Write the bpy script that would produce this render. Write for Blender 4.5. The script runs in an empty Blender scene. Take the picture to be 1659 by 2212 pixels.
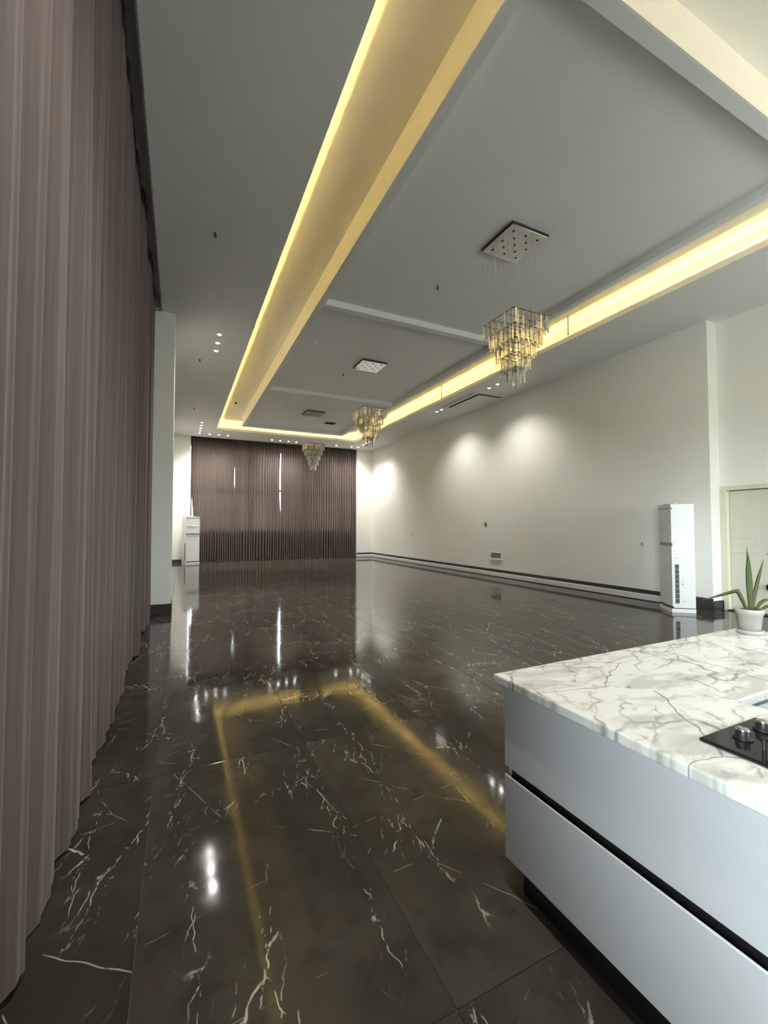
import bpy, bmesh, math, random
from mathutils import Vector, Matrix
rnd = random.Random(7)
sc = bpy.context.scene
C = sc.collection
PI = math.pi

# ---------------------------------------------------------------- camera
CAM_H = 1.47
cam = bpy.data.cameras.new('camera')
cam.sensor_fit = 'HORIZONTAL'; cam.sensor_width = 36.0
cam.lens = 920.6 / 1659.0 * 36.0
cam.clip_start = 0.02; cam.clip_end = 200
camo = bpy.data.objects.new('camera', cam); C.objects.link(camo)
camo.location = (0, 0, CAM_H)
camo.rotation_euler = (math.radians(90 + 1.917), 0, math.radians(-25.517))
sc.camera = camo

# ---------------------------------------------------------------- world, exposure
SKY = 7.5          # overcast sky outside the windows
SPOT_W = 31.0      # each ceiling downlight
LED_E = 68.0       # warm LED strip in the cove
w = bpy.data.worlds.new('overcast_sky'); sc.world = w; w.use_nodes = True
wn = w.node_tree.nodes; wl = w.node_tree.links
bg = wn['Background']
# sky above the horizon, darker ground below it
_tc = wn.new('ShaderNodeTexCoord'); _sx = wn.new('ShaderNodeSeparateXYZ'); wl.new(_tc.outputs['Generated'], _sx.inputs[0])
_mr = wn.new('ShaderNodeMapRange'); _mr.inputs['From Min'].default_value = -0.04; _mr.inputs['From Max'].default_value = 0.04
wl.new(_sx.outputs['Z'], _mr.inputs['Value'])
_mx = wn.new('ShaderNodeMix'); _mx.data_type = 'RGBA'; wl.new(_mr.outputs['Result'], _mx.inputs[0])
_mx.inputs[6].default_value = (0.34, 0.345, 0.33, 1); _mx.inputs[7].default_value = (0.89, 0.965, 1.0, 1)
wl.new(_mx.outputs[2], bg.inputs['Color'])
bg.inputs['Strength'].default_value = SKY
sc.view_settings.view_transform = 'Standard'
sc.view_settings.look = 'None'
sc.view_settings.gamma = 1.0
sc.view_settings.use_curve_mapping = False
sc.view_settings.exposure = 2.0
try:
    sc.cycles.use_denoising = True
    sc.cycles.use_adaptive_sampling = True
    sc.cycles.adaptive_threshold = 0.10
    sc.cycles.max_bounces = 9
    sc.cycles.diffuse_bounces = 6
    sc.cycles.glossy_bounces = 4
    sc.cycles.transmission_bounces = 6
    sc.cycles.transparent_max_bounces = 16
    sc.cycles.sample_clamp_indirect = 6.0
    sc.cycles.caustics_reflective = False
    sc.cycles.caustics_refractive = False
except Exception:
    pass

# room dimensions (metres)
HC = 5.14                      # perimeter ceiling
RZ = 5.50                      # roof of the lit cove
PZ = 5.245                     # recessed ceiling panels
XL, XR, XR2 = -0.62, 8.40, 8.68
YB, YR = 18.95, -5.0           # back piers, rear wall
LX0, LX1, LY0, LY1 = 1.18, 6.88, 0.20, 17.22      # outer lip of the cove
PX0, PX1, PY0, PY1 = 1.99, 5.91, 1.86, 16.30      # inner dropped panel

def portal(name, loc, rot, sx, sy):
    l = bpy.data.lights.new(name, 'AREA'); l.shape = 'RECTANGLE'; l.size = sx; l.size_y = sy
    l.cycles.is_portal = True
    o = bpy.data.objects.new(name, l); C.objects.link(o); o.location = loc; o.rotation_euler = rot
    return o
portal('daylight_portal_rear', (6.1, YR - 0.02, 2.05), (PI / 2, 0, 0), 3.6, 2.7)
portal('daylight_portal_left', (XL - 0.02, -2.4, 2.0), (0, -PI / 2, 0), 3.0, 4.6)
portal('daylight_portal_back', (3.95, 19.44, 3.06), (-PI / 2, 0, 0), 7.2, 3.6)

# ---------------------------------------------------------------- materials
def new_mat(name):
    m = bpy.data.materials.new(name); m.use_nodes = True
    nt = m.node_tree
    return m, nt, nt.nodes['Principled BSDF'], nt.nodes['Material Output']
def N(nt, t, **kw):
    n = nt.nodes.new(t)
    for k, v in kw.items(): setattr(n, k, v)
    return n
def L(nt, a, b): nt.links.new(a, b)
def math_n(nt, op, a, b=None, c=None, clamp=False):
    n = N(nt, 'ShaderNodeMath', operation=op); n.use_clamp = clamp
    for i, v in enumerate((a, b, c)):
        if v is None: continue
        if isinstance(v, (int, float)): n.inputs[i].default_value = v
        else: L(nt, v, n.inputs[i])
    return n.outputs[0]
FLAT = [False]
def noise(nt, vec, scale, detail=3, rough=0.5, dist=0.0):
    n = N(nt, 'ShaderNodeTexNoise')
    if FLAT[0]: n.noise_dimensions = '2D'; detail = min(detail, 3)
    n.inputs['Scale'].default_value = scale; n.inputs['Detail'].default_value = detail
    n.inputs['Roughness'].default_value = rough; n.inputs['Distortion'].default_value = dist
    if vec is not None: L(nt, vec, n.inputs['Vector'])
    return n
def mapr(nt, v, a, b, c=0.0, d=1.0, interp='SMOOTHSTEP'):
    n = N(nt, 'ShaderNodeMapRange'); n.interpolation_type = interp
    L(nt, v, n.inputs['Value'])
    for k, x in zip(('From Min', 'From Max', 'To Min', 'To Max'), (a, b, c, d)): n.inputs[k].default_value = x
    return n.outputs['Result']
def mixc(nt, f, a, b):
    n = N(nt, 'ShaderNodeMix', data_type='RGBA')
    if isinstance(f, (int, float)): n.inputs[0].default_value = f
    else: L(nt, f, n.inputs[0])
    for s, v in ((6, a), (7, b)):
        if isinstance(v, tuple): n.inputs[s].default_value = (*v, 1)
        else: L(nt, v, n.inputs[s])
    return n.outputs[2]
def objcoord(nt): return N(nt, 'ShaderNodeTexCoord').outputs['Object']
def plain(name, col, rough=0.5, metal=0.0, var=0.06, vscale=6.0, bump=0.0, bscale=200.0, spec=0.5, coat=0.0):
    """a painted / plastic / metal surface with a faint tone variation and fine relief"""
    m, nt, b, _ = new_mat(name)
    oc = objcoord(nt)
    nz = noise(nt, oc, vscale, 1)
    lo = tuple(max(0, c * (1 - var)) for c in col); hi = tuple(min(1, c * (1 + var)) for c in col)
    L(nt, mixc(nt, nz.outputs['Fac'], lo, hi), b.inputs['Base Color'])
    b.inputs['Roughness'].default_value = rough; b.inputs['Metallic'].default_value = metal
    b.inputs['Specular IOR Level'].default_value = spec
    b.inputs['Coat Weight'].default_value = coat
    if bump:
        n2 = noise(nt, oc, bscale, 2); bp = N(nt, 'ShaderNodeBump')
        bp.inputs['Strength'].default_value = bump; bp.inputs['Distance'].default_value = 0.002
        L(nt, n2.outputs['Fac'], bp.inputs['Height']); L(nt, bp.outputs[0], b.inputs['Normal'])
    return m
def emit(name, col, strength):
    m, nt, b, out = new_mat(name)
    e = N(nt, 'ShaderNodeEmission'); e.inputs['Color'].default_value = (*col, 1); e.inputs['Strength'].default_value = strength
    L(nt, e.outputs[0], out.inputs['Surface']); return m

M_wall = plain('wall_paint', (0.84, 0.83, 0.775), 0.75, var=0.025, vscale=1.2)
M_ceil = plain('ceiling_paint', (0.80, 0.80, 0.775), 0.85, var=0.025, vscale=1.5)
M_cove = plain('cove_paint', (0.91, 0.89, 0.83), 0.8, var=0.02)
M_base = plain('dark_skirting', (0.035, 0.032, 0.030), 0.35, var=0.2)
M_white = plain('white_plastic', (0.72, 0.72, 0.71), 0.35, var=0.02)
M_acgrey = plain('grey_plastic', (0.30, 0.30, 0.29), 0.4, var=0.05)
M_black = plain('black_plastic', (0.012, 0.012, 0.013), 0.4, var=0.2)
M_dark = plain('dark_void', (0.01, 0.01, 0.01), 0.8, var=0.2)
M_cab = plain('cabinet_lacquer', (0.57, 0.58, 0.595), 0.22, var=0.012, vscale=3, coat=0.2)
M_chan = plain('black_channel', (0.008, 0.008, 0.010), 0.35, var=0.2)
M_toe = plain('black_toe_kick', (0.010, 0.010, 0.012), 0.28, var=0.2)
M_steel = plain('mirror_steel', (0.62, 0.61, 0.58), 0.10, metal=1.0, var=0.03)
M_chrome = plain('chrome', (0.7, 0.69, 0.68), 0.15, metal=1.0, var=0.02)
M_darkmetal = plain('dark_metal', (0.10, 0.085, 0.08), 0.4, metal=0.7, var=0.1)
M_cream = plain('cream_door_paint', (0.66, 0.64, 0.54), 0.45, var=0.02)
M_frame = plain('cream_frame_paint', (0.70, 0.66, 0.52), 0.45, var=0.02)
M_ceramic = plain('pot_ceramic', (0.38, 0.365, 0.34), 0.4, var=0.03)
M_soil = plain('soil', (0.05, 0.038, 0.02), 0.95, var=0.6, vscale=60, bump=0.8, bscale=120)
M_leaf = plain('strap_leaf', (0.040, 0.060, 0.004), 0.45, var=0.3, vscale=14)
M_leafd = plain('dry_leaf', (0.16, 0.15, 0.05), 0.7, var=0.3, vscale=20)
M_alu = plain('window_frame', (0.25, 0.25, 0.25), 0.4, metal=0.6)
M_led = emit('warm_led', (1.0, 0.71, 0.20), LED_E)
M_lens = emit('downlight_lens', (1.0, 0.98, 0.94), 30.0)
M_hob = plain('hob_glass', (0.012, 0.012, 0.012), 0.08, var=0.1)
M_grille = plain('vent_grey', (0.30, 0.28, 0.25), 0.5, var=0.1)
M_pipe = plain('pipe_brown', (0.30, 0.22, 0.12), 0.5, var=0.1)
M_outside = plain('outside_concrete', (0.5, 0.5, 0.5), 0.9, var=0.1)
M_red = plain('red_print', (0.5, 0.08, 0.05), 0.5)

def glass_pane():
    m, nt, b, out = new_mat('window_glass')
    nt.nodes.remove(b)
    t = N(nt, 'ShaderNodeBsdfTransparent'); t.inputs[0].default_value = (0.93, 0.96, 0.96, 1)
    g = N(nt, 'ShaderNodeBsdfGlossy'); g.inputs['Roughness'].default_value = 0.02
    fr = N(nt, 'ShaderNodeFresnel'); fr.inputs['IOR'].default_value = 1.45
    mx = N(nt, 'ShaderNodeMixShader')
    L(nt, fr.outputs[0], mx.inputs[0]); L(nt, t.outputs[0], mx.inputs[1]); L(nt, g.outputs[0], mx.inputs[2])
    L(nt, mx.outputs[0], out.inputs['Surface']); return m
M_glass = glass_pane()

def crystal():
    m, nt, b, out = new_mat('crystal_glass')
    b.inputs['Base Color'].default_value = (0.95, 0.94, 0.92, 1)
    b.inputs['Transmission Weight'].default_value = 1.0
    b.inputs['Roughness'].default_value = 0.03; b.inputs['IOR'].default_value = 1.52
    t = N(nt, 'ShaderNodeBsdfGlossy'); t.inputs[0].default_value = (0.95, 0.94, 0.9, 1); t.inputs['Roughness'].default_value = 0.12
    mx = N(nt, 'ShaderNodeMixShader')
    nz = noise(nt, objcoord(nt), 14, 2)
    L(nt, mapr(nt, nz.outputs['Fac'], 0.3, 0.7, 0.25, 0.55), mx.inputs[0])
    L(nt, b.outputs[0], mx.inputs[1]); L(nt, t.outputs[0], mx.inputs[2])
    L(nt, mx.outputs[0], out.inputs['Surface']); return m
M_crystal = crystal()

def fabric(name, col, trans):
    m, nt, b, out = new_mat(name)
    oc = objcoord(nt)
    mp = N(nt, 'ShaderNodeMapping'); mp.inputs['Scale'].default_value = (60, 60, 1.2); L(nt, oc, mp.inputs[0])
    nz = noise(nt, mp.outputs[0], 1.0, 2, 0.6)
    c = mixc(nt, nz.outputs['Fac'], tuple(x * 0.72 for x in col), tuple(x * 1.28 for x in col))
    L(nt, c, b.inputs['Base Color'])
    b.inputs['Roughness'].default_value = 0.9; b.inputs['Specular IOR Level'].default_value = 0.1
    b.inputs['Sheen Weight'].default_value = 0.25; b.inputs['Sheen Roughness'].default_value = 0.5
    b.inputs['Sheen Tint'].default_value = (0.9, 0.82, 0.8, 1)
    tl = N(nt, 'ShaderNodeBsdfTranslucent'); L(nt, c, tl.inputs[0])
    mx = N(nt, 'ShaderNodeMixShader'); mx.inputs[0].default_value = trans
    L(nt, b.outputs[0], mx.inputs[1]); L(nt, tl.outputs[0], mx.inputs[2])
    L(nt, mx.outputs[0], out.inputs['Surface']); return m
M_curtain = fabric('mauve_curtain_cloth', (0.128, 0.099, 0.090), 0.05)
M_curtain_b = fabric('brown_curtain_cloth', (0.14, 0.103, 0.086), 0.20)

def vein(nt, vec, ang, sx, sy, seed, width, warp=0.5, wscale=1.6):
    """thin broken mineral lines: the zero level of a stretched, warped noise"""
    mp = N(nt, 'ShaderNodeMapping'); L(nt, vec, mp.inputs[0])
    mp.inputs['Rotation'].default_value = (0, 0, ang); mp.inputs['Location'].default_value = (seed, seed * 1.7, seed * 0.3)
    wn_ = noise(nt, mp.outputs[0], wscale, 4, 0.6)
    s = N(nt, 'ShaderNodeVectorMath', operation='MULTIPLY_ADD')
    L(nt, wn_.outputs['Color'], s.inputs[0]); s.inputs[1].default_value = (warp, warp, 0)
    L(nt, mp.outputs[0], s.inputs[2])
    m2 = N(nt, 'ShaderNodeMapping'); m2.inputs['Scale'].default_value = (sx, sy, 1); L(nt, s.outputs[0], m2.inputs[0])
    nz = noise(nt, m2.outputs[0], 1.0, 1.5, 0.5)
    d = math_n(nt, 'ABSOLUTE', math_n(nt, 'SUBTRACT', nz.outputs['Fac'], 0.5))
    return mapr(nt, d, width * 0.25, width, 1.0, 0.0)

def crack(nt, vec, ang, sx, sy, seed, warp=0.08, wscale=3.0):
    """distance to the edges of stretched, warped cells: lines of even width"""
    mp = N(nt, 'ShaderNodeMapping'); L(nt, vec, mp.inputs[0])
    mp.inputs['Rotation'].default_value = (0, 0, ang); mp.inputs['Location'].default_value = (seed, seed * 1.7, 0)
    wn_ = noise(nt, mp.outputs[0], wscale, 5, 0.65)
    s = N(nt, 'ShaderNodeVectorMath', operation='MULTIPLY_ADD')
    L(nt, wn_.outputs['Color'], s.inputs[0]); s.inputs[1].default_value = (warp, warp, 0)
    L(nt, mp.outputs[0], s.inputs[2])
    m2 = N(nt, 'ShaderNodeMapping'); m2.inputs['Scale'].default_value = (sx, sy, 0); L(nt, s.outputs[0], m2.inputs[0])
    v = N(nt, 'ShaderNodeTexVoronoi', feature='DISTANCE_TO_EDGE', voronoi_dimensions='2D'); v.inputs['Scale'].default_value = 1.0
    L(nt, m2.outputs[0], v.inputs['Vector'])
    return v.outputs['Distance'], mp.outputs[0]
def floor_marble():
    m, nt, b, _ = new_mat('dark_marble_tile')
    oc = objcoord(nt)
    oi = N(nt, 'ShaderNodeObjectInfo')
    cmb = N(nt, 'ShaderNodeCombineXYZ')
    L(nt, math_n(nt, 'MULTIPLY', oi.outputs['Random'], 37.0), cmb.inputs[0])
    L(nt, math_n(nt, 'MULTIPLY', oi.outputs['Random'], -53.0), cmb.inputs[1])
    va = N(nt, 'ShaderNodeVectorMath', operation='ADD'); L(nt, oc, va.inputs[0]); L(nt, cmb.outputs[0], va.inputs[1])
    P = va.outputs[0]
    def MUL(*v):
        r = v[0]
        for x in v[1:]: r = math_n(nt, 'MULTIPLY', r, x)
        return r
    big = noise(nt, P, 1.3, 5, 0.6)
    mid = noise(nt, P, 7, 4, 0.6)
    base = mixc(nt, mapr(nt, big.outputs['Fac'], 0.3, 0.72), (0.050, 0.042, 0.030), (0.080, 0.068, 0.052))
    base = mixc(nt, mapr(nt, mid.outputs['Fac'], 0.45, 0.75, 0, 0.5), base, (0.040, 0.031, 0.024))
    tone = mapr(nt, oi.outputs['Random'], 0, 1, 0.85, 1.15, 'LINEAR')
    dA, pA = crack(nt, P, 0.06, 3.2, 0.85, 3.1, 0.12, 3.0)
    dB, pB = crack(nt, P, -0.62, 2.4, 0.75, 9.7, 0.06, 2.0)
    dC, pC = crack(nt, P, 0.30, 15.0, 3.2, 21.9, 0.05, 8.0)
    dD, pD = crack(nt, P, 1.42, 2.2, 0.60, 15.3, 0.03, 2.0)
    def dash(p, sc):
        q = N(nt, 'ShaderNodeMapping'); q.inputs['Scale'].default_value = (1.6 * sc, sc, 0); L(nt, p, q.inputs[0])
        return mapr(nt, noise(nt, q.outputs[0], 1.0, 3, 0.65).outputs['Fac'], 0.47, 0.58)
    bigA = mapr(nt, noise(nt, P, 1.5, 2).outputs['Fac'], 0.42, 0.53)
    bigB = mapr(nt, noise(nt, P, 1.1, 2).outputs['Fac'], 0.46, 0.55)
    a = MUL(mapr(nt, dA, 0.002, 0.009, 1, 0), bigA, dash(pA, 9.0))
    bq = MUL(mapr(nt, dB, 0.001, 0.006, 1, 0), bigB, dash(pB, 5.0), 0.75)
    cq = MUL(mapr(nt, dC, 0.01, 0.06, 1, 0), mapr(nt, dA, 0.02, 0.16, 1, 0), bigA, dash(pC, 16.0), 0.8)
    dq = MUL(mapr(nt, dD, 0.001, 0.005, 1, 0), mapr(nt, noise(nt, P, 1.7, 2).outputs['Fac'], 0.5, 0.58), dash(pD, 7.0), 0.5)
    al = math_n(nt, 'MAXIMUM', math_n(nt, 'MAXIMUM', a, bq), math_n(nt, 'MAXIMUM', cq, dq))
    hsv = N(nt, 'ShaderNodeHueSaturation'); L(nt, tone, hsv.inputs['Value']); L(nt, base, hsv.inputs['Color'])
    col = mixc(nt, al, hsv.outputs[0], (0.52, 0.49, 0.42))
    L(nt, col, b.inputs['Base Color'])
    rr = noise(nt, oc, 5, 3)
    L(nt, mapr(nt, rr.outputs['Fac'], 0.3, 0.75, 0.055, 0.105), b.inputs['Roughness'])
    b.inputs['IOR'].default_value = 1.5
    b.inputs['Specular IOR Level'].default_value = 0.17
    bn = noise(nt, oc, 1.8, 2); bp = N(nt, 'ShaderNodeBump'); bp.inputs['Strength'].default_value = 0.12; bp.inputs['Distance'].default_value = 0.01
    L(nt, bn.outputs['Fac'], bp.inputs['Height']); L(nt, bp.outputs[0], b.inputs['Normal'])
    return m
FLAT[0] = True
M_tile = floor_marble()
FLAT[0] = False
M_grout = plain('grey_grout', (0.11, 0.10, 0.085), 0.8, var=0.2)

def white_marble(seed):
    m, nt, b, _ = new_mat('white_marble')
    oc = objcoord(nt)
    mp = N(nt, 'ShaderNodeMapping'); mp.inputs['Location'].default_value = (seed, seed * 0.7, 0); L(nt, oc, mp.inputs[0])
    P = mp.outputs[0]
    st = N(nt, 'ShaderNodeMapping'); st.inputs['Rotation'].default_value = (0, 0, 0.5); st.inputs['Scale'].default_value = (1.0, 2.4, 1); L(nt, P, st.inputs[0])
    big = noise(nt, st.outputs[0], 2.6, 5, 0.6, 0.8)
    fine = noise(nt, st.outputs[0], 9, 5, 0.65, 0.6)
    base = mixc(nt, mapr(nt, big.outputs['Fac'], 0.48, 0.66), (0.83, 0.84, 0.80), (0.60, 0.61, 0.57))
    base = mixc(nt, mapr(nt, fine.outputs['Fac'], 0.52, 0.70, 0, 0.45), base, (0.45, 0.46, 0.43))
    d1, p1 = crack(nt, P, 1.05, 4.2, 1.5, 2.3 + seed, 0.30, 3.2)
    d2, p2 = crack(nt, P, 0.75, 8.0, 3.0, 7.7 + seed, 0.22, 4.0)
    d3, p3 = crack(nt, P, 1.45, 2.4, 1.1, 12.1 + seed, 0.10, 3.0)
    br = mapr(nt, noise(nt, P, 3.3, 4).outputs['Fac'], 0.42, 0.60, 0.1, 1.0)
    br2 = mapr(nt, noise(nt, P, 5.1, 3).outputs['Fac'], 0.44, 0.60)
    al = math_n(nt, 'MULTIPLY', mapr(nt, d1, 0.004, 0.045, 1, 0), math_n(nt, 'MULTIPLY', br, 0.7))
    al2 = math_n(nt, 'MULTIPLY', mapr(nt, d2, 0.006, 0.075, 1, 0), math_n(nt, 'MULTIPLY', br2, 0.5))
    al3 = math_n(nt, 'MULTIPLY', mapr(nt, d3, 0.001, 0.008, 1, 0), 0.75)
    col = mixc(nt, math_n(nt, 'MAXIMUM', al, math_n(nt, 'MAXIMUM', al2, al3)), base, (0.17, 0.175, 0.16))
    L(nt, col, b.inputs['Base Color'])
    b.inputs['Roughness'].default_value = 0.18
    return m
FLAT[0] = True
M_marb1 = white_marble(0.0); M_marb2 = white_marble(5.3)
FLAT[0] = False

# ---------------------------------------------------------------- mesh helpers
def mesh_obj(name, bm, mat, parent=None, smooth=False):
    me = bpy.data.meshes.new(name); bm.normal_update(); bm.to_mesh(me); bm.free()
    me.materials.append(mat)
    if smooth:
        for p in me.polygons: p.use_smooth = True
    o = bpy.data.objects.new(name, me); C.objects.link(o)
    if parent: o.parent = parent
    return o
def add_box(bm, x0, x1, y0, y1, z0, z1, bevel=0.0, seg=1):
    r = bmesh.ops.create_cube(bm, size=1.0)
    for v in r['verts']:
        v.co = Vector((x0 + (v.co.x + .5) * (x1 - x0), y0 + (v.co.y + .5) * (y1 - y0), z0 + (v.co.z + .5) * (z1 - z0)))
    if bevel:
        es = list({e for v in r['verts'] for e in v.link_edges})
        bmesh.ops.bevel(bm, geom=es, offset=bevel, segments=seg, affect='EDGES', profile=0.5)
def box(name, x0, x1, y0, y1, z0, z1, mat, parent=None, bevel=0.0, seg=1):
    bm = bmesh.new(); add_box(bm, x0, x1, y0, y1, z0, z1, bevel, seg)
    return mesh_obj(name, bm, mat, parent)
def add_cyl(bm, p0, p1, r0, r1=None, seg=16, cap=True):
    p0, p1 = Vector(p0), Vector(p1); r1 = r0 if r1 is None else r1
    d = p1 - p0
    mat = Matrix.Translation((p0 + p1) / 2) @ d.to_track_quat('Z', 'Y').to_matrix().to_4x4()
    bmesh.ops.create_cone(bm, cap_ends=cap, segments=seg, radius1=r0, radius2=r1, depth=d.length, matrix=mat)
def lathe(bm, prof, seg=32, cx=0, cy=0):
    rings = []
    for r, z in prof:
        rings.append([bm.verts.new((cx + r * math.cos(2 * PI * k / seg), cy + r * math.sin(2 * PI * k / seg), z)) for k in range(seg)])
    for a, b in zip(rings, rings[1:]):
        for k in range(seg):
            bm.faces.new((a[k], a[(k + 1) % seg], b[(k + 1) % seg], b[k]))
    return rings
def prism(bm, poly, z0, z1):
    lo = [bm.verts.new((x, y, z0)) for x, y in poly]; hi = [bm.verts.new((x, y, z1)) for x, y in poly]
    n = len(poly)
    bm.faces.new(lo[::-1]); bm.faces.new(hi)
    for i in range(n): bm.faces.new((lo[i], lo[(i + 1) % n], hi[(i + 1) % n], hi[i]))
def empty(name, loc=(0, 0, 0), rz=0):
    o = bpy.data.objects.new(name, None); C.objects.link(o); o.location = loc; o.rotation_euler = (0, 0, rz)
    o.empty_display_size = 0.1
    return o
def tag(o, label, cat, group=None):
    o['label'] = label; o['category'] = cat
    if group: o['group'] = group
    return o
def struct(o, label=None):
    o['kind'] = 'structure'
    if label: o['label'] = label
    return o
def child_copy(o, parent):
    c = o.copy(); C.objects.link(c); c.parent = parent; return c
def copy_tree(o):
    r = o.copy(); C.objects.link(r)
    for ch in o.children:
        c = child_copy(ch, r)
        for g in ch.children: child_copy(g, c)
    return r

# ================================================================ FLOOR
floor = struct(box('floor', XL - 0.3, XR2 + 0.3, YR - 0.2, 19.9, -0.12, -0.004, M_grout), 'dark brown polished marble floor with thin white veins')
TW, TL, JT = 0.90, 1.765, 0.0015
bm = bmesh.new(); add_box(bm, -TW / 2 + JT, TW / 2 - JT, -TL / 2 + JT, TL / 2 - JT, -0.012, 0, 0.0008)
t0 = mesh_obj('tile', bm, M_tile, floor)
first = True
xs = [0.78 + TW * (k + 0.5) for k in range(-2, 9)]
ys = [1.12 + TL * (k + 0.5) for k in range(-4, 11)]
for x in xs:
    for y in ys:
        o = t0 if first else child_copy(t0, floor)
        first = False
        o.location = (x, y, 0)
        if rnd.random() < 0.5: o.rotation_euler = (0, 0, PI)

# ================================================================ WALLS
bm = bmesh.new()
add_box(bm, XL - 0.2, XL, -0.1, 8.1, 0, 5.6); add_box(bm, XL - 0.2, XL, YR, -4.7, 0, 5.6)
add_box(bm, XL - 0.2, XL, -4.7, -0.1, 0, 0.5); add_box(bm, XL - 0.2, XL, -4.7, -0.1, 3.5, 5.6)
struct(mesh_obj('wall_left', bm, M_wall), 'wall behind the tall mauve curtains')
struct(box('wall_left_far', XL - 0.2, -0.45, 8.6, 19.4, 0, 5.6, M_wall), 'white wall beyond the left pillar')
struct(box('wall_pillar', XL - 0.2, -0.13, 8.1, 8.6, 0, 5.4, M_wall, bevel=0.004), 'square white pillar at the end of the left curtains')
struct(box('baseboard_pillar', XL, -0.118, 8.088, 8.612, 0, 0.165, M_base, bevel=0.003), 'dark skirting around the foot of the white pillar')
struct(box('wall_right', XR, XR + 0.6, 4.27, 19.4, 0, 5.6, M_wall, bevel=0.004), 'long white side wall washed by downlights')
# right wall past the jog, with the door opening
DY0, DY1, DZ = 3.12, 4.16, 2.10
bm = bmesh.new()
add_box(bm, XR2, XR2 + 0.3, YR, DY0 - 0.03, 0, 5.6); add_box(bm, XR2, XR2 + 0.3, DY1 + 0.03, 4.27, 0, 5.6); add_box(bm, XR2, XR2 + 0.3, DY0 - 0.03, DY1 + 0.03, DZ + 0.03, 5.6)
add_box(bm, XR2 + 0.2, XR2 + 0.3, DY0 - 0.03, DY1 + 0.03, 0, DZ + 0.03)
struct(mesh_obj('wall_right_near', bm, M_wall), 'white wall around the cream door')
bm = bmesh.new()
add_box(bm, -0.45, 0.33, YB, 19.6, 0, 5.6); add_box(bm, 7.60, 8.4, YB, 19.6, 0, 5.6)
struct(mesh_obj('wall_back', bm, M_wall), 'white end piers on both sides of the far curtains')
bm = bmesh.new()
add_box(bm, 0.33, 7.60, 19.42, 19.6, 0, 1.28); add_box(bm, 0.33, 7.60, 19.42, 19.6, 4.86, 5.6)
struct(mesh_obj('wall_back_sill', bm, M_wall), 'parapet and lintel of the window wall behind the far curtains')
# rear wall (behind the viewer) with a wide window added for daylight
bm = bmesh.new()
add_box(bm, XL - 0.2, 4.3, YR - 0.2, YR, 0, 5.6); add_box(bm, 7.9, XR2 + 0.3, YR - 0.2, YR, 0, 5.6)
add_box(bm, 4.3, 7.9, YR - 0.2, YR, 0, 0.7); add_box(bm, 4.3, 7.9, YR - 0.2, YR, 3.4, 5.6)
struct(mesh_obj('wall_rear', bm, M_wall), 'rear wall with a wide window added for daylight')
def window(name, x0, x1, y, z0, z1, nx, zs, label):
    r = struct(empty(name, (0, 0, 0)), label)
    bm = bmesh.new(); f = 0.06
    add_box(bm, x0, x1, y - .03, y + .03, z0, z0 + f); add_box(bm, x0, x1, y - .03, y + .03, z1 - f, z1)
    xs_ = [x0 + (x1 - x0) * k / nx for k in range(nx + 1)]
    for i, x in enumerate(xs_):
        a = x if i == 0 else (x - f if i == nx else x - f / 2)
        add_box(bm, a, a + f, y - .029, y + .029, z0, z1)
    for z in zs: add_box(bm, x0, x1, y - .028, y + .028, z - .05, z + .05)
    mesh_obj('frame', bm, M_alu, r)
    zz = [z0] + list(zs) + [z1]
    for i in range(nx):
        for a, b in zip(zz, zz[1:]):
            box('pane', xs_[i] + .03, xs_[i + 1] - .03, y - .004, y + .004, a + .05, b - .05, M_glass, r)
    return r
window('window_1', 4.3, 7.9, YR - 0.1, 0.7, 3.4, 3, [], 'wide window added in the unseen rear wall for daylight')  # out-of-view window, added to let daylight in from behind
for k in range(3):
    window('window_%d' % (k + 2), 0.35 + 2.4 * k, 2.75 + 2.4 * k, 19.5, 1.28, 4.86, 1, [3.07], 'tall daylit window behind the far curtains')

w5 = window('window_5', -4.7, -0.1, 0, 0.5, 3.5, 3, [], 'uncurtained window added in the left wall behind the viewer for daylight')  # unseen window, added so daylight reaches the drawer fronts and right wall
w5.rotation_euler = (0, 0, PI / 2); w5.location = (XL - 0.1, 0, 0)
# skirtings and the white pipe casing
struct(box('baseboard_right', XR - 0.02, XR, 4.27, YB, 0, 0.205, M_base), 'dark skirting along the right wall')
struct(box('trim_1', XR - 0.085, XR - 0.02, 4.62, YB - 0.02, 0.012, 0.125, M_white, bevel=0.006), 'long white pipe casing running along the foot of the right wall')
struct(box('trim_2', 7.58, XR - 0.085, YB - 0.085, YB - 0.02, 0.012, 0.125, M_white, bevel=0.006), 'white pipe casing around the far right corner')
struct(box('baseboard_back_right', 7.59, XR - 0.02, YB - 0.02, YB, 0, 0.205, M_base), 'dark skirting at the far right pier')
bm = bmesh.new()
add_box(bm, XR - 0.02, XR2 - 0.02, 4.25, 4.27, 0, 0.165); add_box(bm, XR2 - 0.02, XR2, DY1 + 0.09, 4.25, 0, 0.165)
struct(mesh_obj('baseboard_jog', bm, M_base), 'dark skirting turning the corner beside the cream door')
struct(box('baseboard_near', XR2 - 0.02, XR2, YR, DY0 - 0.09, 0, 0.165, M_base), 'dark skirting past the cream door')
struct(box('baseboard_back_left', -0.45, 0.33, YB - 0.02, YB, 0, 0.14, M_base), 'dark skirting at the far left pier')
struct(box('trim_threshold', XR2 - 0.03, XR2 + 0.10, DY0, DY1, 0, 0.02, plain('dark_red_threshold', (0.06, 0.012, 0.008), 0.4)), 'dark red threshold below the cream door')

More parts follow.
